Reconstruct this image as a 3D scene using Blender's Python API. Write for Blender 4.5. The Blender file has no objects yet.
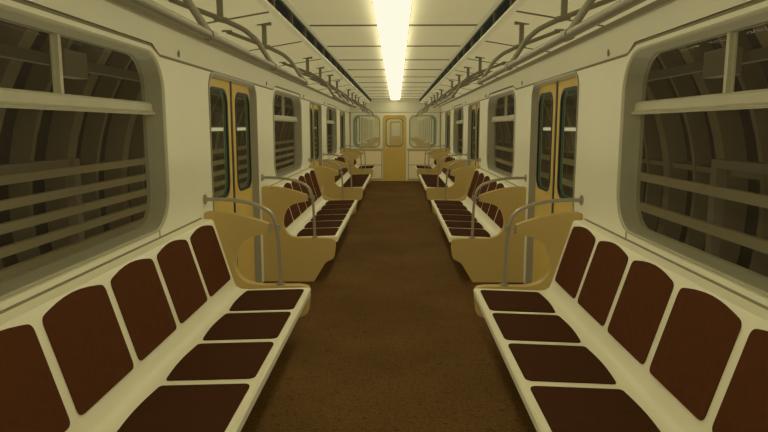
import bpy, bmesh, math, random
from mathutils import Vector, Matrix
from mathutils.geometry import tessellate_polygon
random.seed(4)
col = bpy.context.scene.collection
scn = bpy.context.scene

# ---------------------------------------------------------------- layout (metres)
WX = 1.285            # wall plane
PITCH = 5.1           # door to door
DOORS = [5.12, 10.22, 15.32]
WINS = [2.53, 7.64, 12.74]
YB, YE = -1.7, 17.55  # back and end wall
Z_TRIM = 1.912
Z_OUT0, Z_OUT1 = 2.18, 2.092     # slanted outer ceiling, inner edge and wall edge
Z_IN = 2.30           # inner ceiling
X_V = 0.676            # vent face
X_L = 0.706           # lip
X_C = 1.232           # cornice

# ---------------------------------------------------------------- materials
MATS = {}
def mat(name, c, rough=0.5, metal=0.0, noise=None, bump=None, spec=0.4, coat=0.0):
    m = bpy.data.materials.new(name); m.use_nodes = True
    nt = m.node_tree; b = nt.nodes['Principled BSDF']
    b.inputs['Base Color'].default_value = (*c, 1)
    b.inputs['Roughness'].default_value = rough
    b.inputs['Metallic'].default_value = metal
    b.inputs['Specular IOR Level'].default_value = spec
    tc = nt.nodes.new('ShaderNodeTexCoord')
    if noise:
        sc, amt = noise[0], noise[1]
        n = nt.nodes.new('ShaderNodeTexNoise'); n.inputs['Scale'].default_value = sc
        n.inputs['Detail'].default_value = 6
        nt.links.new(tc.outputs['Object'], n.inputs['Vector'])
        r = nt.nodes.new('ShaderNodeValToRGB')
        r.color_ramp.elements[0].position = .3; r.color_ramp.elements[1].position = .7
        r.color_ramp.elements[0].color = (*[x*(1-amt) for x in c], 1)
        r.color_ramp.elements[1].color = (*[min(1, x*(1+amt)) for x in c], 1)
        nt.links.new(n.outputs['Fac'], r.inputs['Fac'])
        nt.links.new(r.outputs['Color'], b.inputs['Base Color'])
    if bump:
        n2 = nt.nodes.new('ShaderNodeTexNoise'); n2.inputs['Scale'].default_value = bump[0]
        nt.links.new(tc.outputs['Object'], n2.inputs['Vector'])
        bp = nt.nodes.new('ShaderNodeBump'); bp.inputs['Strength'].default_value = bump[1]
        bp.inputs['Distance'].default_value = .01
        nt.links.new(n2.outputs['Fac'], bp.inputs['Height'])
        nt.links.new(bp.outputs['Normal'], b.inputs['Normal'])
    MATS[name] = m
    return m

def glass(name, tint, refl, haze=0.0, hazec=(.3,.27,.18)):
    m = bpy.data.materials.new(name); m.use_nodes = True
    nt = m.node_tree; nt.nodes.clear()
    out = nt.nodes.new('ShaderNodeOutputMaterial')
    tr = nt.nodes.new('ShaderNodeBsdfTransparent'); tr.inputs[0].default_value = (*tint, 1)
    gl = nt.nodes.new('ShaderNodeBsdfGlossy'); gl.inputs['Roughness'].default_value = .03
    gl.inputs[0].default_value = (.8, .8, .8, 1)
    df = nt.nodes.new('ShaderNodeBsdfDiffuse'); df.inputs[0].default_value = (*hazec, 1)
    lw = nt.nodes.new('ShaderNodeLayerWeight'); lw.inputs['Blend'].default_value = .3
    mu = nt.nodes.new('ShaderNodeMath'); mu.operation = 'MULTIPLY'; mu.inputs[1].default_value = refl
    m0 = nt.nodes.new('ShaderNodeMixShader'); m0.inputs[0].default_value = haze
    nt.links.new(tr.outputs[0], m0.inputs[1]); nt.links.new(df.outputs[0], m0.inputs[2])
    mx = nt.nodes.new('ShaderNodeMixShader')
    nt.links.new(lw.outputs[1], mu.inputs[0]); nt.links.new(mu.outputs[0], mx.inputs[0])
    nt.links.new(m0.outputs[0], mx.inputs[1]); nt.links.new(gl.outputs[0], mx.inputs[2])
    nt.links.new(mx.outputs[0], out.inputs[0])
    MATS[name] = m; return m

def emis(name, c, s):
    m = bpy.data.materials.new(name); m.use_nodes = True
    nt = m.node_tree; nt.nodes.clear()
    out = nt.nodes.new('ShaderNodeOutputMaterial'); e = nt.nodes.new('ShaderNodeEmission')
    e.inputs[0].default_value = (*c, 1); e.inputs[1].default_value = s
    nt.links.new(e.outputs[0], out.inputs[0]); MATS[name] = m; return m

mat('wall', (.585, .56, .425), .55, noise=(1.2, .03))
mat('frieze', (.555, .53, .40), .55, noise=(1.2, .03))
mat('ceil', (.66, .625, .46), .6, noise=(1.5, .02))
mat('groove', (.13, .11, .06), .8)
mat('cornice', (.17, .148, .085), .6)
mat('reveal_shaded', (.225, .208, .135), .6, noise=(8, .05))  # shade of the window recess put into a darker frame colour
mat('winframe', (.32, .295, .195), .5, noise=(8, .05))
mat('winframe_dark', (.18, .16, .10), .6)
mat('jamb', (.23, .21, .145), .45, metal=.2)
mat('doorpaint', (.47, .325, .085), .6, noise=(2, .04), spec=.15)
mat('divider', (.385, .27, .082), .6, noise=(2, .04))
mat('rubber', (.012, .012, .01), .6)
mat('teal', (.06, .19, .17), .4)
mat('bench', (.62, .58, .42), .5)
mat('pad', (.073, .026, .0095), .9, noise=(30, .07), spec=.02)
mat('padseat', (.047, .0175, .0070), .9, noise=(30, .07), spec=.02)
mat('tube', (.27, .24, .165), .42, metal=.55)
mat('railpaint', (.145, .13, .082), .6, metal=.0, spec=.25)
mat('black', (.006, .007, .006), .7, spec=.1)
mat('louver', (.012, .014, .013), .6, spec=.1)
mat('tan', (.40, .28, .09), .5)
mat('endpanel', (.66, .555, .35), .55)
mat('greytrim', (.26, .23, .15), .5)
mat('under', (.10, .075, .035), .7)
mat('metal', (.5, .48, .4), .35, metal=.8)
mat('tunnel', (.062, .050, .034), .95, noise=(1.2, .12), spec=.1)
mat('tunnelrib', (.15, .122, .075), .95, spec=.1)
mat('cable', (.27, .225, .135), .8, spec=.2)
mat('cabledark', (.10, .085, .055), .8, spec=.2)
mat('boxm', (.15, .122, .075), .8)
glass('winglass', (.90, .90, .87), .02)
glass('doorglass', (.78, .80, .72), .10)
glass('endglass', (.85, .85, .78), .12, .22, (.42, .38, .25))
emis('lampglow', (1.0, .97, .82), 7.3)
emis('lampglow_far', (1.0, .97, .80), 3.0)
emis('glint_glow', (1.0, .93, .70), .55)

# floor: worn brown linoleum
m = mat('floor', (.07, .042, .013), .95, spec=.03)
nt = m.node_tree; b = nt.nodes['Principled BSDF']
tc = nt.nodes.new('ShaderNodeTexCoord')
def ntex(scale, vecscale=(1, 1, 1), detail=8, rough=.6):
    mp = nt.nodes.new('ShaderNodeMapping'); mp.inputs['Scale'].default_value = vecscale
    nt.links.new(tc.outputs['Object'], mp.inputs[0])
    n = nt.nodes.new('ShaderNodeTexNoise'); n.inputs['Scale'].default_value = scale
    n.inputs['Detail'].default_value = detail; n.inputs['Roughness'].default_value = rough
    nt.links.new(mp.outputs[0], n.inputs['Vector']); return n
def ramp(n, p0, c0, p1, c1):
    r = nt.nodes.new('ShaderNodeValToRGB'); e = r.color_ramp.elements
    e[0].position, e[1].position = p0, p1; e[0].color = (*c0, 1); e[1].color = (*c1, 1)
    nt.links.new(n.outputs['Fac'], r.inputs['Fac']); return r
def mul(a, c):
    x = nt.nodes.new('ShaderNodeMix'); x.data_type = 'RGBA'; x.blend_type = 'MULTIPLY'
    x.inputs[0].default_value = 1
    nt.links.new(a.outputs[0 if a.type != 'MIX' else 2], x.inputs[6]); nt.links.new(c.outputs[0], x.inputs[7]); return x
r1 = ramp(ntex(1.1), .35, (.086, .046, .0150), .7, (.116, .065, .0220))
r2 = ramp(ntex(17, (1, 1.6, 1), 5, .75), .33, (.5, .5, .45), .44, (1, 1, 1))
r3 = ramp(ntex(60, (1, 1, 1), 3), .35, (.72, .7, .68), .65, (1.15, 1.15, 1.15))
x = mul(r1, r2); x2 = mul(x, r3)
nt.links.new(x2.outputs[2], b.inputs['Base Color'])
n2 = ntex(45); bp = nt.nodes.new('ShaderNodeBump'); bp.inputs['Strength'].default_value = .3; bp.inputs['Distance'].default_value = .005
nt.links.new(n2.outputs['Fac'], bp.inputs['Height']); nt.links.new(bp.outputs['Normal'], b.inputs['Normal'])

# ---------------------------------------------------------------- helpers
class MB:
    def __init__(s): s.bm = bmesh.new()
    def quad(s, pts):
        s.bm.faces.new([s.bm.verts.new(p) for p in pts]); return s
    def box(s, a, c):
        x0, y0, z0 = a; x1, y1, z1 = c
        v = [s.bm.verts.new(p) for p in [(x0,y0,z0),(x1,y0,z0),(x1,y1,z0),(x0,y1,z0),(x0,y0,z1),(x1,y0,z1),(x1,y1,z1),(x0,y1,z1)]]
        for f in [(0,3,2,1),(4,5,6,7),(0,1,5,4),(1,2,6,5),(2,3,7,6),(3,0,4,7)]:
            s.bm.faces.new([v[i] for i in f])
        return s
    def plate(s, loops, f, w0, w1):
        """loops: outer + holes of (u,v); f(u,v,w)->xyz"""
        l3 = [[Vector((u, v, 0)) for u, v in lp] for lp in loops]
        tris = tessellate_polygon(l3)
        flat = [p for lp in loops for p in lp]
        A = [s.bm.verts.new(f(u, v, w0)) for u, v in flat]
        B = [s.bm.verts.new(f(u, v, w1)) for u, v in flat]
        for t in tris:
            try:
                s.bm.faces.new([A[i] for i in t]); s.bm.faces.new([B[i] for i in reversed(t)])
            except ValueError: pass
        k = 0
        for lp in loops:
            n = len(lp)
            for i in range(n):
                a, b_ = k+i, k+(i+1) % n
                s.bm.faces.new([A[a], A[b_], B[b_], B[a]])
            k += n
        return s
    def loft(s, rings, close_loop=True, close_rings=False):
        vs = [[s.bm.verts.new(p) for p in r] for r in rings]
        n = len(rings[0]); R = len(rings)
        for i in range(R if close_rings else R-1):
            a, b_ = vs[i], vs[(i+1) % R]
            for j in range(n if close_loop else n-1):
                s.bm.faces.new([a[j], a[(j+1) % n], b_[(j+1) % n], b_[j]])
        return vs
    def tube(s, pts, r, n=10, caps=True):
        pts = [Vector(p) for p in pts]; rings = []
        t = (pts[1]-pts[0]).normalized()
        up = Vector((0,0,1)) if abs(t.z) < .9 else Vector((0,1,0))
        a = t.cross(up).normalized()
        rr = r if isinstance(r, (list, tuple)) else [r]*len(pts)
        for i, p in enumerate(pts):
            if i == 0: t = (pts[1]-pts[0])
            elif i == len(pts)-1: t = (pts[-1]-pts[-2])
            else: t = (pts[i+1]-pts[i]).normalized() + (pts[i]-pts[i-1]).normalized()
            t.normalize(); a = (a - t*a.dot(t)).normalized(); b_ = t.cross(a)
            rings.append([p + (a*math.cos(2*math.pi*k/n) + b_*math.sin(2*math.pi*k/n))*rr[i] for k in range(n)])
        vs = s.loft(rings)
        if caps:
            s.bm.faces.new(vs[0]); s.bm.faces.new(list(reversed(vs[-1])))
        return s
    def build(s, name, m, parent=None, off=None, smooth=False, bevel=0, seg=2):
        bmesh.ops.remove_doubles(s.bm, verts=s.bm.verts, dist=1e-5)
        bmesh.ops.recalc_face_normals(s.bm, faces=s.bm.faces)
        if off: bmesh.ops.translate(s.bm, verts=s.bm.verts, vec=-Vector(off))
        me = bpy.data.meshes.new(name); s.bm.to_mesh(me); s.bm.free()
        me.materials.append(MATS[m])
        o = bpy.data.objects.new(name, me); col.objects.link(o)
        if parent: o.parent = parent
        elif off: o.location = off
        if smooth:
            for p in me.polygons: p.use_smooth = True
            try: me.set_sharp_from_angle(angle=math.radians(40))
            except Exception: pass
        if bevel:
            md = o.modifiers.new('bev', 'BEVEL'); md.width = bevel; md.segments = seg
            md.limit_method = 'ANGLE'; md.angle_limit = math.radians(35)
            for p in me.polygons: p.use_smooth = True
            md.harden_normals = True
        return o

def rrect(u0, v0, u1, v1, r, n=8):
    """rounded rect; r scalar or (r_u0v0, r_u1v0, r_u1v1, r_u0v1)"""
    rs = r if isinstance(r, (list, tuple)) else (r,)*4
    out = []
    for (cu, cv, su, sv, a0), q in zip([(u0,v0,1,1,180),(u1,v0,-1,1,270),(u1,v1,-1,-1,0),(u0,v1,1,-1,90)], rs):
        q = max(q, 1e-4)
        for k in range(n+1):
            a = math.radians(a0 + 90*k/n)
            out.append((cu+su*q + q*math.cos(a), cv+sv*q + q*math.sin(a)))
    return out
def fillet(pts, r, n=6):
    pts = [Vector(p) for p in pts]; out = [pts[0]]
    for i in range(1, len(pts)-1):
        p = pts[i]; d0 = pts[i-1]-p; d1 = pts[i+1]-p
        q = min(r, d0.length*.49, d1.length*.49)
        a = p + d0.normalized()*q; c = p + d1.normalized()*q
        for k in range(n+1):
            t = k/n; out.append(a*(1-t)**2 + p*2*t*(1-t) + c*t*t)
    out.append(pts[-1]); return out
def fillet2(pts, r, n=5):
    """closed 2D polygon rounded; pts (u,v[,r])"""
    out = []; N = len(pts)
    for i in range(N):
        p = Vector(pts[i][:2]); q = pts[i][2] if len(pts[i]) > 2 else r
        d0 = Vector(pts[i-1][:2])-p; d1 = Vector(pts[(i+1) % N][:2])-p
        q = min(q, d0.length*.49, d1.length*.49)
        a = p + d0.normalized()*q; c = p + d1.normalized()*q
        for k in range(n+1):
            t = k/n; v = a*(1-t)**2 + p*2*t*(1-t) + c*t*t; out.append((v.x, v.y))
    return out

def empty(name, loc, label=None, cat=None, group=None, kind=None):
    o = bpy.data.objects.new(name, None); col.objects.link(o); o.location = loc
    o.empty_display_size = .1
    tag(o, label, cat, group, kind); return o
def tag(o, label=None, cat=None, group=None, kind=None):
    if label: o['label'] = label
    if cat: o['category'] = cat
    if group: o['group'] = group
    if kind: o['kind'] = kind
    return o
def struct(o): o['kind'] = 'structure'; return o
def copy_tree(o, loc=None, parent=None):
    c = o.copy(); col.objects.link(c); c.parent = parent
    if loc is not None: c.location = loc
    for ch in [k for k in bpy.data.objects if k.parent == o]:
        copy_tree(ch, None, c)
    return c
SIDE = {-1: 'left', 1: 'right'}

# ---------------------------------------------------------------- floor, walls, ceiling
o = MB().box((-1.4, YB, -.06), (1.4, YE, 0)).build('floor', 'floor'); struct(o)

def wallmap(s): return lambda u, v, w: (s*w, u, v)
def door_open(yc, g=0.0): return rrect(yc-.735+g, -.07, yc+.735-g, 1.90-g, (.001, .001, .13-g*.5, .13-g*.5))
def win_open(yc, g=0.0, dz=0.0): return rrect(yc-.985+g, .957+g*.4+dz, yc+.985-g, 1.918-g*.45, .21-g*.6, 10)

def trim_line(z0, off=0.0, y0=YB, y1=YE):
    """bottom edge of the upper panel: steps up over each window"""
    pts = [(y0, z0)]
    for w in WINS:
        for a, d in [(-.97, 0), (-.84, .043), (.84, .043), (.97, 0)]:
            y = w+a
            if y0 < y < y1: pts.append((y, z0+d))
    pts.append((y1, z0)); return pts

wall_objs = []
for s in (-1, 1):
    # lower wall with openings; top follows the stepped seam
    top = trim_line(Z_TRIM)
    outer = [(YB, -.1), (YE, -.1)] + list(reversed(top))
    loops = [outer] + [door_open(y) for y in DOORS] + [win_open(y) for y in WINS]
    o = MB().plate(loops, wallmap(s), WX, WX+.045).build('wall_'+SIDE[s], 'wall'); struct(o)
    wall_objs.append(o)
    # upper panel leaning inwards
    def xz(z):   # lean
        return WX + .002 - (z-Z_TRIM)/(2.075-Z_TRIM)*.045
    mb = MB(); tp = trim_line(Z_TRIM+.006)
    lo, mid = [], []
    ring0 = [(s*xz(z), y, z) for y, z in tp]
    ring1 = [(s*xz(2.068), y, 2.068) for y, z in tp]
    mb.loft([ring0, ring1], close_loop=False)
    o = mb.build('trim_'+('1' if s < 0 else '2'), 'frieze'); struct(o)
    wall_objs.append(o)
    # seam line
    mb = MB()
    r0 = [(s*(WX-.001), y, z-.009) for y, z in trim_line(Z_TRIM)]
    r1 = [(s*(WX-.008), y, z-.001) for y, z in trim_line(Z_TRIM)]
    r2 = [(s*(WX-.001), y, z+.007) for y, z in trim_line(Z_TRIM)]
    mb.loft([r0, r1, r2], close_loop=False)
    struct(mb.build('seam', 'cornice', o))
    for k in range(6):
        y = 3.77 + 2.53*k
        zc = 1.952; xc = xz(zc)
        mb = MB(); ring = [[(s*(xc-dx), y+r*math.cos(a*math.pi/8)*.75, zc+r*1.35*math.sin(a*math.pi/8)) for a in range(16)]
                 for dx, r in [(0, .016), (.008, .016), (.008, .009), (.004, .007)]]
        vs = mb.loft(ring); mb.bm.faces.new(vs[-1])
        mb.build('lock', 'winframe_dark', o)
    # cornice strip
    mb = MB(); mb.plate([[(1.245, 2.066), (1.226, 2.066), (1.212, 2.092), (1.24, 2.10)]], lambda u, v, w: (s*u, w, v), YB, YE)
    struct(mb.build('trim_'+('3' if s < 0 else '4'), 'cornice'))
    # small seams below windows and ledge seam
    for yc in WINS:
        mb = MB().box((s*(WX-.002), yc+.832, .912), (s*(WX+.004), yc+.844, .957)) if s > 0 else MB().box((s*(WX+.004), yc+.832, .912), (s*(WX-.002), yc+.844, .957))
        struct(mb.build('seam', 'cornice', wall_objs[-2]))
        mb = MB().box((min(s*1.276, s*1.2848), yc-1.56, .9095), (max(s*1.276, s*1.2848), yc+1.56, .9165))
        struct(mb.build('seam', 'cornice', wall_objs[-2]))

# inner ceiling panels
JO = 4.95; JS = 1.25
joints = [JO + JS*k for k in range(-6, 12)]
joints = [y for y in joints if YB < y < YE]
segs = list(zip([YB]+joints, joints+[YE]))
mb = MB()
for a, c in segs:
    mb.box((-X_V-.0, a+.007, Z_IN), (X_V+.0, c-.007, Z_IN+.02))
ceil = struct(mb.build('ceiling', 'ceil'))
mb = MB()
for y in joints: mb.box((-X_V+.03, y-.016, Z_IN-.0075), (X_V-.03, y+.016, Z_IN+.004))
struct(mb.build('joint_strips', 'groove', ceil))
struct(MB().box((-1.35, YB, Z_IN+.022), (1.35, YE, Z_IN+.05)).build('ceiling_backing', 'groove', ceil))
for s in (-1, 1):
    mb = MB()
    for a, c in segs:
        mb.plate([[(X_L, Z_OUT0), (X_C, Z_OUT1), (X_C, Z_OUT1+.02), (X_L, Z_OUT0+.02)]], lambda u, v, w: (s*u, w, v), a+.005, c-.005)
    struct(mb.build('ceiling_side_panel', 'ceil', ceil))
    mb = MB()
    mb.plate([[(X_L, Z_OUT0+.021), (X_C+.06, Z_OUT1+.012), (X_C+.06, Z_OUT1+.03), (X_L, Z_OUT0+.04)]], lambda u, v, w: (s*u, w, v), YB, YE)
    struct(mb.build('ceiling_backing', 'groove', ceil))
    mb = MB()
    for y in joints:
        mb.plate([[(X_L, Z_OUT0-.005), (X_C, Z_OUT1-.005), (X_C, Z_OUT1+.002), (X_L, Z_OUT0+.002)]], lambda u, v, w: (s*u, w, v), y-.012, y+.012)
    struct(mb.build('joint_strips', 'groove', ceil))
    # vent grille
    g = empty('ventilation_grille', (s*X_V, YB, Z_OUT0),
              'long black louvred ventilation grille along the %s of the ceiling' % SIDE[s], 'vent')
    f = MB(); off = (s*X_V, YB, Z_OUT0)
    f.plate([[(X_V-.012, Z_OUT0-.006), (X_L+.003, Z_OUT0-.006), (X_L+.003, Z_OUT0+.016), (X_V+.004, Z_OUT0+.016), (X_V-.012, Z_OUT0+.008)]],
            lambda u, v, w: (s*u, w, v), YB, YE-.25)
    f.plate([[(X_V-.03, Z_IN-.002), (X_V-.03, Z_IN-.007), (X_V+.004, Z_IN-.007), (X_V+.004, Z_IN-.002)]], lambda u, v, w: (s*u, w, v), YB, YE-.25)
    f.build('frame', 'frieze', g, off)
    b_ = MB(); b_.plate([[(X_V+.03, Z_OUT0+.017), (X_V+.045, Z_OUT0+.017), (X_V+.045, Z_IN), (X_V+.03, Z_IN)]], lambda u, v, w: (s*u, w, v), YB, YE-.24)
    b_.build('backing', 'black', g, off)
    l = MB()
    for k in range(5):
        z = Z_OUT0+.024 + k*.0175
        l.plate([[(X_V+.002, z), (X_V+.024, z+.012), (X_V+.024, z+.0145), (X_V+.002, z+.0025)]], lambda u, v, w: (s*u, w, v), YB, YE-.25)
    l.build('slats', 'louver', g, off)
    y = JO-JS*5
    while y < YE-.3:
        if y > YB:
            d = MB(); d.box((min(s*(X_V+.0), s*(X_V+.028)), y-.006, Z_OUT0+.016), (max(s*(X_V+.0), s*(X_V+.028)), y+.006, Z_IN-.012))
            d.build('divider_bar', 'cornice', g, off)
        y += JS/2
    e = MB().box((min(s*(X_V-.012), s*(X_L+.003)), YE-.25, Z_OUT0-.006), (max(s*(X_V-.012), s*(X_L+.003)), YE-.235, Z_IN-.002))
    e.build('end_cap', 'black', g, off)

# ceiling lamp strip
LY0, LY1 = YB+.3, YE-.22
lamp = empty('ceiling_lamp', (0, LY0, Z_IN), 'long glowing white strip lamp down the middle of the ceiling', 'lamp')
loff = (0, LY0, Z_IN)
mb = MB(); y = LY0
while y < LY1-.01:
    y2 = min(y+JS, LY1)
    mb.box((-.112, y+.001, Z_IN-.040), (.112, y2-.001, Z_IN-.006)); y = y2
mb.build('diffuser', 'lampglow', lamp, loff)
MB().box((-.118, LY0-.01, Z_IN-.012), (.118, LY1+.012, Z_IN-.0005)).build('base', 'ceil', lamp, loff)
MB().box((-.112, LY1+.0005, Z_IN-.040), (.112, LY1+.008, Z_IN-.012)).build('end_cap', 'lampglow_far', lamp, loff)

# ---------------------------------------------------------------- windows
def window(s, yc, n):
    w = empty('window_%d' % n, (s*WX, yc, .957)); struct(w); off = (s*WX, yc, .957)
    def ring(g, x, dz=0, e=0): return [(s*x, u, v) for u, v in win_open(yc, g, dz)]
    mb = MB()
    mb.loft([ring(-.012, WX-.0005), ring(-.010, WX-.010), ring(.010, WX-.012), ring(.022, WX-.004)])
    struct(mb.build('frame', 'winframe', w, off, smooth=True))
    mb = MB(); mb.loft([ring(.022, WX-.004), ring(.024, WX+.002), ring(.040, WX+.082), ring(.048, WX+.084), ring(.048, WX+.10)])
    struct(mb.build('reveal_shaded', 'reveal_shaded', w, off, smooth=True))
    # gasket
    mb = MB(); mb.loft([ring(.046, WX+.080), ring(.053, WX+.080), ring(.053, WX+.086)])
    struct(mb.build('gasket', 'winframe_dark', w, off))
    xg = WX+.088
    # glass
    mb = MB(); mb.bm.faces.new([mb.bm.verts.new(p) for p in ring(.045, xg+.004)])
    struct(mb.build('glass', 'winglass', w, off))
    # transom bar, L shaped profile
    prof = [(WX+.035, 1.588), (WX+.03, 1.598), (WX+.045, 1.608), (WX+.05, 1.645), (WX+.058, 1.655), (xg+.003, 1.657), (xg+.003, 1.588)]
    mb = MB(); mb.plate([prof], lambda u, v, q: (s*u, q, v), yc-.945, yc+.945)
    struct(mb.build('transom', 'winframe', w, off))
    mb = MB().plate([rrect(yc+.030, 1.65, yc+.054, 1.895, .001, 1)], wallmap(s), WX+.062, xg+.003)
    mb.plate([rrect(yc+.020, 1.65, yc+.064, 1.895, .001, 1)], wallmap(s), WX+.080, xg+.001)
    struct(mb.build('mullion', 'winframe', w, off))
n = 1
for s in (-1, 1):
    for yc in WINS: window(s, yc, n); n += 1

# ---------------------------------------------------------------- doors
def door(s, yc, n):
    off = (s*WX, yc, 0)
    d = empty('door_%d' % n, off); struct(d)
    def ring(g, x): return [(s*x, u, v) for u, v in door_open(yc, g)]
    mb = MB(); mb.loft([ring(-.010, WX-.001), ring(-.010, WX-.008), ring(.004, WX-.008), ring(.008, WX+.0), ring(.016, WX+.06)])
    struct(mb.build('frame', 'jamb', d, off, smooth=True))
    X0, X1 = WX+.052, WX+.085
    yo = yc; yc = yc+.045
    for q in (-1, 1):
        a, c = (yc-.80, yc-.022) if q < 0 else (yc+.022, yc+.72)
        ga, gc = (yc-.625, yc-.135) if q < 0 else (yc+.135, yc+.625)
        gl = rrect(ga, .975, gc, 1.805, .11, 8)
        leaf = MB().plate([rrect(a, -.02, c, 1.92, .001, 1), gl], wallmap(s), X0, X1).build('leaf', 'doorpaint', d, off)
        struct(leaf)
        g2 = rrect(ga-.012, .963, gc+.012, 1.817, .12, 8); g3 = rrect(ga+.009, .984, gc-.009, 1.796, .103, 8)
        mb = MB(); mb.loft([[(s*x, u, v) for u, v in L] for x, L in ((X0-.0005, g2), (X0-.007, g2), (X0-.007, g3), (X0+.010, g3))])
        mb.build('gasket', 'rubber', leaf)
        bm_t = MB(); g4 = rrect(ga+.004, .98, gc-.004, 1.80, .106, 8); g5 = rrect(ga+.009, .985, gc-.009, 1.795, .10, 8)
        bm_t.loft([[(s*x, u, v) for u, v in L] for x, L in ((X0+.014, g4), (X0+.026, g4), (X0+.026, g5))])
        bm_t.build('seal', 'teal', leaf)
        mb = MB(); mb.bm.faces.new([mb.bm.verts.new((s*(X0+.009), u, v)) for u, v in gl])
        mb.build('glass', 'doorglass', leaf)
        for ch in leaf.children:
            ch.data.transform(Matrix.Translation(-Vector(off)))
    mb = MB().box((min(s*(X0-.006), s*X1), yc-.023, .0), (max(s*(X0-.006), s*X1), yc+.023, 1.915))
    mb.build('rubber_edge', 'rubber', d, off)
    mb = MB().box((min(s*(WX-.03), s*(WX+.05)), yo-.73, .0), (max(s*(WX-.03), s*(WX+.05)), yo+.73, .008))
    mb.build('threshold', 'metal', d, off)
n = 1
for s in (-1, 1):
    for yc in DOORS: door(s, yc, n); n += 1

# ---------------------------------------------------------------- benches
def bench(s, width, seats, label, yc):
    """local y centred; the back leans to the wall"""
    root = empty('bench_seat', (s*.9, yc, 0), label, 'bench', 'long padded benches along the walls')
    off = (s*.9, 0, 0); h = width/2
    prof = [(.558, .384), (.551, .429), (.560, .438), (.60, .438), (.98, .425), (1.03, .428), (1.062, .447), (1.079, .49), (1.20, .893), (1.212, .905), (1.283, .909),
            (1.283, .40), (1.05, .37), (.60, .40), (.575, .388)]
    mb = MB(); mb.plate([prof], lambda u, v, w: (s*u, w, v), -h, h)
    mb.build('frame', 'bench', root, off, smooth=True)
    mb = MB().plate([[(.80, 0), (.84, .395), (1.25, .395), (1.25, 0)]], lambda u, v, w: (s*u, w, v), -h+.03, h-.03)
    mb.build('base', 'under', root, off)
    p = (width-.06)/seats
    zseat = lambda x: .438 - max(0, x-.60)*.0342
    def back_pt(t, w):    # t: height z, w: proud of the surface
        x = 1.079 + (t-.49)*(.121/.403)
        return x - w*.958, t + w*.287
    for k in range(seats):
        y0 = -h+.03+p*k+.030; y1 = y0+p-.060
        # seat pad
        N = 8
        out = fillet2([(.586, y0, .035)] + [(.586, y1, .035)] + [(.975, y1, .02)]
              + [(.975+.014*math.sin(math.pi*i/N), y1+(y0-y1)*i/N, .001) for i in range(1, N)] + [(.975, y0, .02)], .01, 4)
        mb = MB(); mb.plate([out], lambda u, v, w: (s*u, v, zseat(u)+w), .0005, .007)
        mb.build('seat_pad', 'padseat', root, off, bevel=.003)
        T = .87
        out = fillet2([(y0, .510, .028), (y1, .510, .028), (y1, T, .05)]
              + [(y1+(y0-y1)*i/N, T+.03*math.sin(math.pi*i/N), .001) for i in range(1, N)] + [(y0, T, .05)], .02, 4)
        def fm(u, v, w):
            x, z = back_pt(v, w); return (s*x, u, z)
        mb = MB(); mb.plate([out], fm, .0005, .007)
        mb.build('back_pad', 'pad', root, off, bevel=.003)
    return root
BEN_H = 1.53
PLACE = ['under the nearest %s window', 'under the middle %s window', 'under the farthest %s window']
for s in (-1, 1):
    r = bench(s, 3.156, 6, None, WINS[0]-.012)
    for i, yc in enumerate(WINS):
        o = r if i == 0 else copy_tree(r, (s*.9, yc+.012, 0))
        o['label'] = 'long cream bench with six maroon seats ' + PLACE[i] % SIDE[s]
    bench(s, 1.26, 3, 'short cream bench with maroon seats at the far end wall, %s side' % SIDE[s], YE-.65)

# ---------------------------------------------------------------- dividers
DP = [(1.283, .0, .002), (1.283, .946, .02), (1.17, .946, .1), (1.05, .928, .1), (.93, .894, .1), (.846, .864, .012), (.846, .800, .012), (.93, .786, .08),
      (1.00, .763, .08), (1.056, .71, .08), (1.088, .61, .08), (1.078, .52, .08), (1.02, .458, .1), (.93, .434, .1),
      (.63, .434, .05), (.575, .42, .02), (.570, .35, .03), (.586, .235, .02), (.668, .195, .03), (.785, .0, .002)]
def divider(s, y, label):
    root = empty('seat_divider', (s*.9, y, 0), label, 'divider', 'ochre dividers at the bench ends')
    mb = MB(); mb.plate([fillet2(DP, .02, 4)], lambda u, v, w: (s*u, w, v), -.034, .034)
    mb.build('panel', 'divider', root, (s*.9, 0, 0), bevel=.008, seg=3)
    return root
# ---------------------------------------------------------------- grab rails
def grab(s, y, label):
    root = empty('grab_rail', (s*.79, y, .45), label, 'grab rail', 'bent grab rails on the dividers')
    off = (s*.79, 0, .45)
    path = fillet([(s*1.28, 0, 1.030), (s*1.13, 0, 1.030), (s*.97, 0, 1.008), (s*.815, 0, .945), (s*.785, 0, .78), (s*.775, 0, .437)], .10, 7)
    MB().tube(path, .0135, 10).build('pole', 'tube', root, off, smooth=True)
    MB().tube([(s*1.284, 0, 1.03), (s*1.274, 0, 1.03)], .034, 14).build('wall_flange', 'tube', root, off, smooth=True)
    MB().tube([(s*.775, 0, .4345), (s*.775, 0, .444)], .032, 14).build('foot_flange', 'tube', root, off, smooth=True)
    mb = MB().tube([(s*.786, 0, .835), (s*.84, 0, .838)], .006, 8)
    mb.tube([(s*.788, 0, .815), (s*.788, 0, .855)], .018, 10)
    mb.box((min(s*.837, s*.8455), -.022, .80), (max(s*.837, s*.8455), .022, .862))
    mb.build('clip', 'tube', root, off, smooth=True)
    return root
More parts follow.
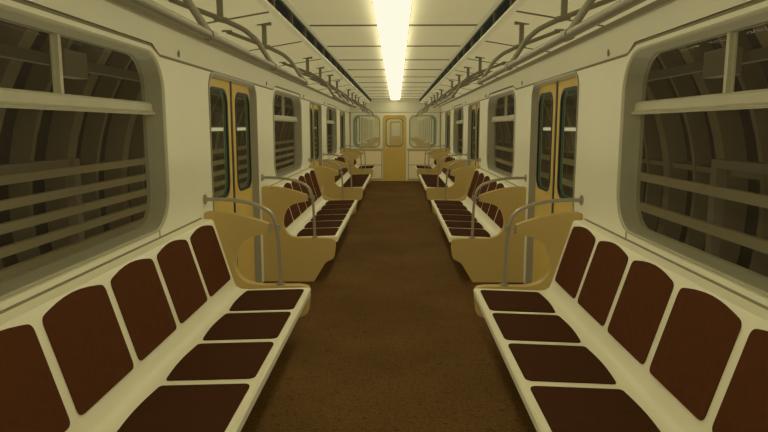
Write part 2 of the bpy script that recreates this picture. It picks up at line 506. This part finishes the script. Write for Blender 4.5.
for s in (-1, 1):
    d0 = g0 = None
    spots = []
    for i, yc in enumerate(WINS):
        nm = ['nearest', 'middle', 'farthest'][i]
        if i > 0: spots.append((yc-1.616, 'near end of the bench under the %s %s window' % (nm, SIDE[s])))
        spots.append((yc+1.66, 'far end of the bench under the %s %s window' % (nm, SIDE[s])))
    spots.append((YE-1.33, 'front of the short end bench on the %s' % SIDE[s]))
    for y, t in spots:
        if d0 is None:
            d0 = divider(s, y, ''); g0 = grab(s, y, ''); d, g = d0, g0
        else:
            d = copy_tree(d0, (s*.9, y, 0)); g = copy_tree(g0, (s*.79, y, .45))
        d['label'] = 'ochre cut-out divider panel at ' + t
        g['label'] = 'bent grey grab rail at ' + t

# ---------------------------------------------------------------- overhead handrails
RX, RZ = .558, 1.803
def ceilz(x): return Z_OUT0 + (x-X_L)/(X_C-X_L)*(Z_OUT1-Z_OUT0)
def handrail(s, y0, ys, y1, label):
    root = empty('overhead_handrail', (s*RX, y0, RZ), label, 'handrail', 'overhead handrails along the ceiling')
    off = (s*RX, y0, RZ)
    MB().tube([(s*RX, y0, RZ), (s*RX, y1, RZ)], .0145, 12).build('rail', 'railpaint', root, off, smooth=True)
    for y in ys:
        pts = fillet([(s*1.045, y, ceilz(1.045)-.008), (s*.79, y, 2.020), (s*.695, y, 1.976), (s*.64, y, 1.93), (s*RX, y, RZ)], .022, 3)
        a = MB().tube(pts, .0125, 10).build('bracket_arm', 'railpaint', root, off, smooth=True)
        mb = MB().tube([(s*1.045, y-.001, ceilz(1.045)), (s*1.045, y, ceilz(1.045)-.010)], .034, 12)
        mb.build('ceiling_flange', 'railpaint', a, off, smooth=True)
        mb = MB().tube([(s*(RX), y-.028, RZ), (s*(RX), y+.028, RZ)], .0185, 12)
        mb.build('collar', 'railpaint', a, off, smooth=True)
        p = MB().box((min(s*.794, s*.822)-.0, y-.008, 2.018), (max(s*.794, s*.822), y+.008, ceilz(.81)))
        p.box((s*.809-.045, y-.016, ceilz(.854)-.002), (s*.809+.045, y+.016, ceilz(.764)+.002))
        p.tube([(s*.775, y, 2.016), (s*.835, y, 2.031)], .015, 10)
        p.build('hanger', 'railpaint', a, off)
    return root
RY = [2.0, 3.02, 4.02]
for s in (-1, 1):
    handrail(s, -.2, [.98]+RY, 4.06, 'grey tubular overhead handrail in front of the nearest %s window' % SIDE[s])
    for i, b0 in enumerate((5.95, 10.95)):
        ys = [b0+.98*k for k in range(4)]
        handrail(s, b0-.05, ys, ys[-1]+.05, 'grey tubular overhead handrail in front of the %s %s window' % (['middle', 'farthest'][i], SIDE[s]))
    handrail(s, 15.95, [16.0, 16.9], 17.3, 'short grey overhead handrail beside the far end wall on the %s' % SIDE[s])

# ---------------------------------------------------------------- end wall
exo = .0
endmap = lambda u, v, w: (u, w, v)
dl = rrect(-.34, -.05, .30, 1.835, (.001, .001, .11, .11))
wl = rrect(-1.165, .955, -.435, 1.83, .15); wr = rrect(.405, .955, 1.135, 1.83, .15)
outer = [(-1.33, -.08), (1.33, -.08), (1.33, 2.32), (-1.33, 2.32)]
ew = struct(MB().plate([outer, dl, wl, wr], endmap, YE, YE+.05).build('wall_end', 'wall'))
MB().box((-1.285, YE-.012, 1.915), (1.285, YE-.0005, 1.93)).build('trim_line', 'cornice', ew)
MB().plate([[(1.925, YE-.001), (1.925, YE-.016), (2.19, YE-.05), (2.25, YE-.10), (2.298, YE-.10), (2.298, YE-.001)]], lambda u, v, w: (w, v, u), -1.23, 1.23).build('frieze', 'frieze', ew)
for s in (-1, 1):
    a, c = sorted((s*1.283, s*.335))
    mb = MB().box((a, YE-.012, .862), (c, YE-.0005, .918)); mb.box((a, YE-.012, 0), (c, YE-.0005, .05))
    mb.build('rail_band', 'tan', ew)
    a, c = sorted((s*1.283, s*.365))
    mb = MB().box((a, YE-.008, .05), (c, YE-.0005, .862)); mb.build('lower_panel', 'endpanel', ew)
    mb = MB()
    for z in (.05, .445, .845): mb.box((a, YE-.016, z), (c, YE-.008, z+.022))
    i = s*.365; mb.box((min(i, i+s*.022), YE-.016, .05), (max(i, i+s*.022), YE-.008, .862))
    mb.build('panel_frame', 'greytrim', ew)
    mb = MB().tube([(s*1.262, YE-.03, .9), (s*1.262, YE-.03, 1.915)], .02, 10)
    mb.build('corner_trim', 'greytrim', ew)
# end windows
for i, L0 in enumerate((wl, wr)):
    cx = -.8 if i == 0 else .77
    w = empty('window_%d' % (7+i), (cx, YE, .955)); struct(w); off = (cx, YE, .955)
    def g(d): return rrect(cx-.365+d, .955+d, cx+.365-d, 1.83-d, max(.02, .15-d*.8))
    mb = MB(); mb.loft([[(u, y, v) for u, v in g(d)] for d, y in ((-.02, YE-.0005), (-.018, YE-.016), (.018, YE-.016), (.022, YE+.01))])
    struct(mb.build('frame', 'greytrim', w, off))
    sub = (lambda L: L[27:]+L[:9]) if i == 0 else (lambda L: L[9:27])
    mb = MB(); mb.loft([[(u, y, v) for u, v in sub(g(d))] for d, y in ((.018, YE-.006), (.052, YE-.004), (.052, YE+.012))], close_loop=False)
    mb.build('seal', 'teal', w, off)
    mb = MB(); mb.bm.faces.new([mb.bm.verts.new((u, YE+.02, v)) for u, v in g(.0)])
    mb.build('glass', 'endglass', w, off)
# end door
d = empty('door_7', (-.02, YE, 0)); struct(d); off = (0, YE, 0)
dg = rrect(-.235, .985, .235, 1.745, .11)
mb = MB().plate([rrect(-.308, .0, .308, 1.828, (.001, .001, .105, .105)), dg], endmap, YE+.012, YE+.045)
struct(mb.build('leaf', 'doorpaint', d, off))
def g(dd): return rrect(-.32+dd, -.03, .32-dd, 1.835-dd, (.001, .001, .11, .11))
mb = MB(); mb.loft([[(u, y, v) for u, v in g(dd)] for dd, y in ((-.01, YE-.0005), (-.01, YE-.02), (.008, YE-.02), (.01, YE+.02))])
struct(mb.build('frame', 'doorpaint', d, off))
mb = MB(); mb.loft([[(u, y, v) for u, v in rrect(-.235+q, .985+q, .235-q, 1.745-q, .1)] for q, y in ((-.012, YE+.0118), (-.010, YE+.002), (.008, YE+.002), (.010, YE+.03))])
mb.build('gasket', 'under', d, off)
mb = MB(); mb.bm.faces.new([mb.bm.verts.new((u, YE+.03, v)) for u, v in dg]); mb.build('glass', 'endglass', d, off)
mb = MB().box((-.27, YE-.004, .88), (-.235, YE+.012, .97)); mb.tube([(-.25, YE-.002, .945), (-.25, YE-.045, .945), (-.16, YE-.05, .945)], .009, 8)
mb.build('handle', 'metal', d, off)
# back wall behind the viewpoint
struct(MB().box((-1.35, YB-.05, -.08), (1.35, YB, 2.34)).build('wall_back', 'wall'))

# ---------------------------------------------------------------- neighbouring carriage
NY = YE + .75; NL = 19.0
nc = empty('train_carriage', (0, NY, 0), 'next carriage seen through the far end door and windows', 'carriage')
off = (0, NY, 0)
MB().box((-1.35, NY, -.06), (1.35, NY+NL, 0)).build('floor', 'floor', nc, off)
MB().box((-1.35, NY, 2.25), (1.35, NY+NL, 2.3)).build('ceiling', 'ceil', nc, off)
for s in (-1, 1):
    outer = [(NY, -.08), (NY+NL, -.08), (NY+NL, 2.26), (NY, 2.26)]
    loops = [outer]; y = NY+.5; k = 0
    while y < NY+NL-1.6:
        if k % 2 == 0: loops.append(rrect(y, .95, y+1.1, 1.9, .18)); y += 1.6
        else: loops.append(rrect(y, .3, y+1.1, 1.9, .12)); y += 1.6
        k += 1
    MB().plate(loops, wallmap(s), WX, WX+.03).build('wall', 'wall', nc, off)
    MB().box((min(s*1.35, s*1.37), NY, 0), (max(s*1.35, s*1.37), NY+NL, 2.2)).build('dark_backing', 'under', nc, off)  # dark sheet added behind the openings so the windows look dark
    mb = MB()
    for k in range(4):
        yb = NY+.1+4.8*k
        mb.plate([[(.6, .40), (.6, .44), (1.0, .43), (1.2, .9), (1.28, .9), (1.28, .40)]], lambda u, v, w: (s*u, w, v), yb, yb+2.9)
    mb.build('bench', 'bench', nc, off)
    mb = MB()
    for k in range(4):
        yb = NY+.1+4.8*k
        for yy in (yb-.03, yb+2.93):
            mb.plate([fillet2(DP, .02, 3)], lambda u, v, w: (s*u, w, v), yy-.03, yy+.03)
    mb.build('divider', 'divider', nc, off)
MB().plate([[(-1.33, -.05), (1.33, -.05), (1.33, 2.26), (-1.33, 2.26)]], endmap, NY+NL, NY+NL+.05).build('end_wall', 'wall', nc, off)
MB().plate([rrect(-.36, 0, .36, 1.87, (.001, .001, .11, .11)), rrect(-.25, .98, .25, 1.75, .1)], endmap, NY+NL-.02, NY+NL-.002).build('door', 'doorpaint', nc, off)
MB().box((-.11, NY+.3, 2.22), (.11, NY+NL-.3, 2.248)).build('lamp', 'lampglow_far', nc, off)
MB().plate([[(-1.3, .0), (1.3, .0), (1.3, 2.25), (-1.3, 2.25)], rrect(-.3, .02, .3, 1.85, .1), wl, wr], endmap, NY-.02, NY+.02).build('near_wall', 'wall', nc, off)

# ---------------------------------------------------------------- tunnel
TR, TZ, TX = 2.1, .95, .48
def arc(r, a): return (TX + r*math.cos(a), TZ + r*math.sin(a))
for s in (-1, 1):
    mb = MB(); A = [math.radians(x) for x in range(-75, 62, 5)]
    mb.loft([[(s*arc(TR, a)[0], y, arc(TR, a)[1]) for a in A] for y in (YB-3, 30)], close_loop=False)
    o = struct(mb.build('wall_tunnel_'+SIDE[s], 'tunnel'))
    mb = MB(); y = -2.0; k = 0
    while y < 28:
        w = .062 if k % 2 == 0 else .022
        dep = .16 if k % 2 == 0 else .14
        prof = [arc(TR-dep, a) for a in A] + [arc(TR-.002, a) for a in reversed(A)]
        mb.plate([prof], lambda u, v, q: (s*u, q, v), y-w, y+w)
        y += .47; k += 1
    for ang in (-50, -20, 7, 30, 48):
        a0, a1 = math.radians(ang-.6), math.radians(ang+.6)
        prof = [arc(TR-.13, a0), arc(TR-.13, a1), arc(TR-.002, a1), arc(TR-.002, a0)]
        mb.plate([prof], lambda u, v, q: (s*u, q, v), YB-2, 28)
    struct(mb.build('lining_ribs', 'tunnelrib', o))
    zs = [1.225, 1.085, .955, .825, .70] if s < 0 else [1.09, .83]
    hh = .026 if s < 0 else .034
    for i, z in enumerate(zs):
        ob = MB().box((min(s*2.16, s*2.20), -2, z-hh), (max(s*2.16, s*2.20), 28, z+hh)).build('tunnel_conduit', 'cable', None, (s*2.18, -2, z))
        words = ['topmost', 'second', 'third', 'fourth', 'lowest'] if s < 0 else ['upper', 'lower']
        tag(ob, '%s dark flat conduit on the tunnel wall outside the %s windows' % (words[i], SIDE[s]), 'conduit', 'conduits on the tunnel wall')
    ob = MB().box((min(s*2.10, s*2.16), -2, 1.90), (max(s*2.10, s*2.16), 28, 1.965)).build('tunnel_pipe', 'cabledark', None, (s*2.13, -2, 1.93))
    tag(ob, 'dark pipe high on the tunnel wall outside the %s windows' % SIDE[s], 'pipe')
    ob = MB().box((min(s*2.0, s*2.1), 3.85, 1.83), (max(s*2.0, s*2.1), 4.13, 1.995)).build('junction_box', 'boxm', None, (s*2.05, 3.85, 1.83), bevel=.006)
    tag(ob, 'brown junction box on the tunnel pipe outside the nearest %s window' % SIDE[s], 'junction box')
    mb = MB().box((min(s*2.21, s*2.27), 4.27, -.5), (max(s*2.21, s*2.27), 4.35, 1.30)); mb.box((min(s*2.21, s*2.32), 3.2, 1.24), (max(s*2.24, s*2.32), 4.27, 1.30))
    ob = mb.build('cable_bracket', 'boxm', None, (s*2.28, 4.3, -.5))
    tag(ob, 'brown angled bracket on the tunnel wall outside the nearest %s window' % SIDE[s], 'bracket')
    for k, (ya, yb) in enumerate(((7.1, 8.85), (15.2, 16.8), (23.6, 25.0))):  # glowing dashes added to stand in for reflections in the door glass
        root = empty('glint_row', (s*2.1, ya, 1.50), 'added row of glowing dashes standing in for reflections in the %s %s door glass' % (['nearest', 'middle', 'farthest'][k], SIDE[s]), 'lamp', 'added glowing dashes outside the doors')
        MB().box((min(s*2.11, s*2.14), ya-.03, 1.455), (max(s*2.11, s*2.14), yb+.03, 1.535)).build('glint_backing', 'cabledark', root, (s*2.1, ya, 1.5))
        mb = MB(); q = ya
        while q < yb-.05:
            mb.box((min(s*2.09, s*2.11), q, 1.472), (max(s*2.09, s*2.11), q+.085, 1.512)); q += .15
        mb.build('glint_dashes', 'glint_glow', root, (s*2.1, ya, 1.5))
struct(MB().box((-2.9, YB-3, -1.1), (2.9, 30, -1.0)).build('ground', 'tunnel'))

# ---------------------------------------------------------------- world, camera, grade
w = bpy.data.worlds.new('World'); scn.world = w; w.use_nodes = True
bg = w.node_tree.nodes['Background']; bg.inputs[0].default_value = (1.0, .88, .62, 1); bg.inputs[1].default_value = .8

# soft fill: shadowless suns standing in for the diffuse light bouncing off floor and seats
def fill(name, rot, e, c=(1, .97, .82)):
    L = bpy.data.lights.new(name, 'SUN'); L.energy = e; L.color = c; L.angle = math.radians(120); L.use_shadow = False
    try: L.cycles.cast_shadow = False
    except Exception: pass
    o = bpy.data.objects.new(name, L); col.objects.link(o); o.rotation_euler = rot; o.location = (0, 8, 1.2)
fill('fill_light_up', (math.pi, 0, 0), 3.1)
fill('fill_light_forward', (math.radians(90), 0, 0), .85)

F = 620.0
cam = bpy.data.cameras.new('camera'); cam.sensor_width = 36; cam.lens = 36*F/768; cam.clip_start = .02
co = bpy.data.objects.new('camera', cam); col.objects.link(co)
co.location = (.025, 0, 1.52)
co.rotation_euler = (math.radians(90) - math.atan(89.1/F), 0, math.atan(12/F))
scn.camera = co

scn.view_settings.view_transform = 'Standard'
scn.view_settings.look = 'None'
vs = scn.view_settings
vs.use_curve_mapping = True
cm = vs.curve_mapping; cm.extend = 'HORIZONTAL'; cm.use_clip = True
for i, top in enumerate((.985, .955, .76)):
    c = cm.curves[i]; c.points[0].location = (0, 0); c.points[1].location = (1, top)
cm.update()
scn.cycles.max_bounces = 10; scn.cycles.diffuse_bounces = 6; scn.cycles.transparent_max_bounces = 16
scn.cycles.use_denoising = True
scn.cycles.caustics_reflective = False; scn.cycles.caustics_refractive = False
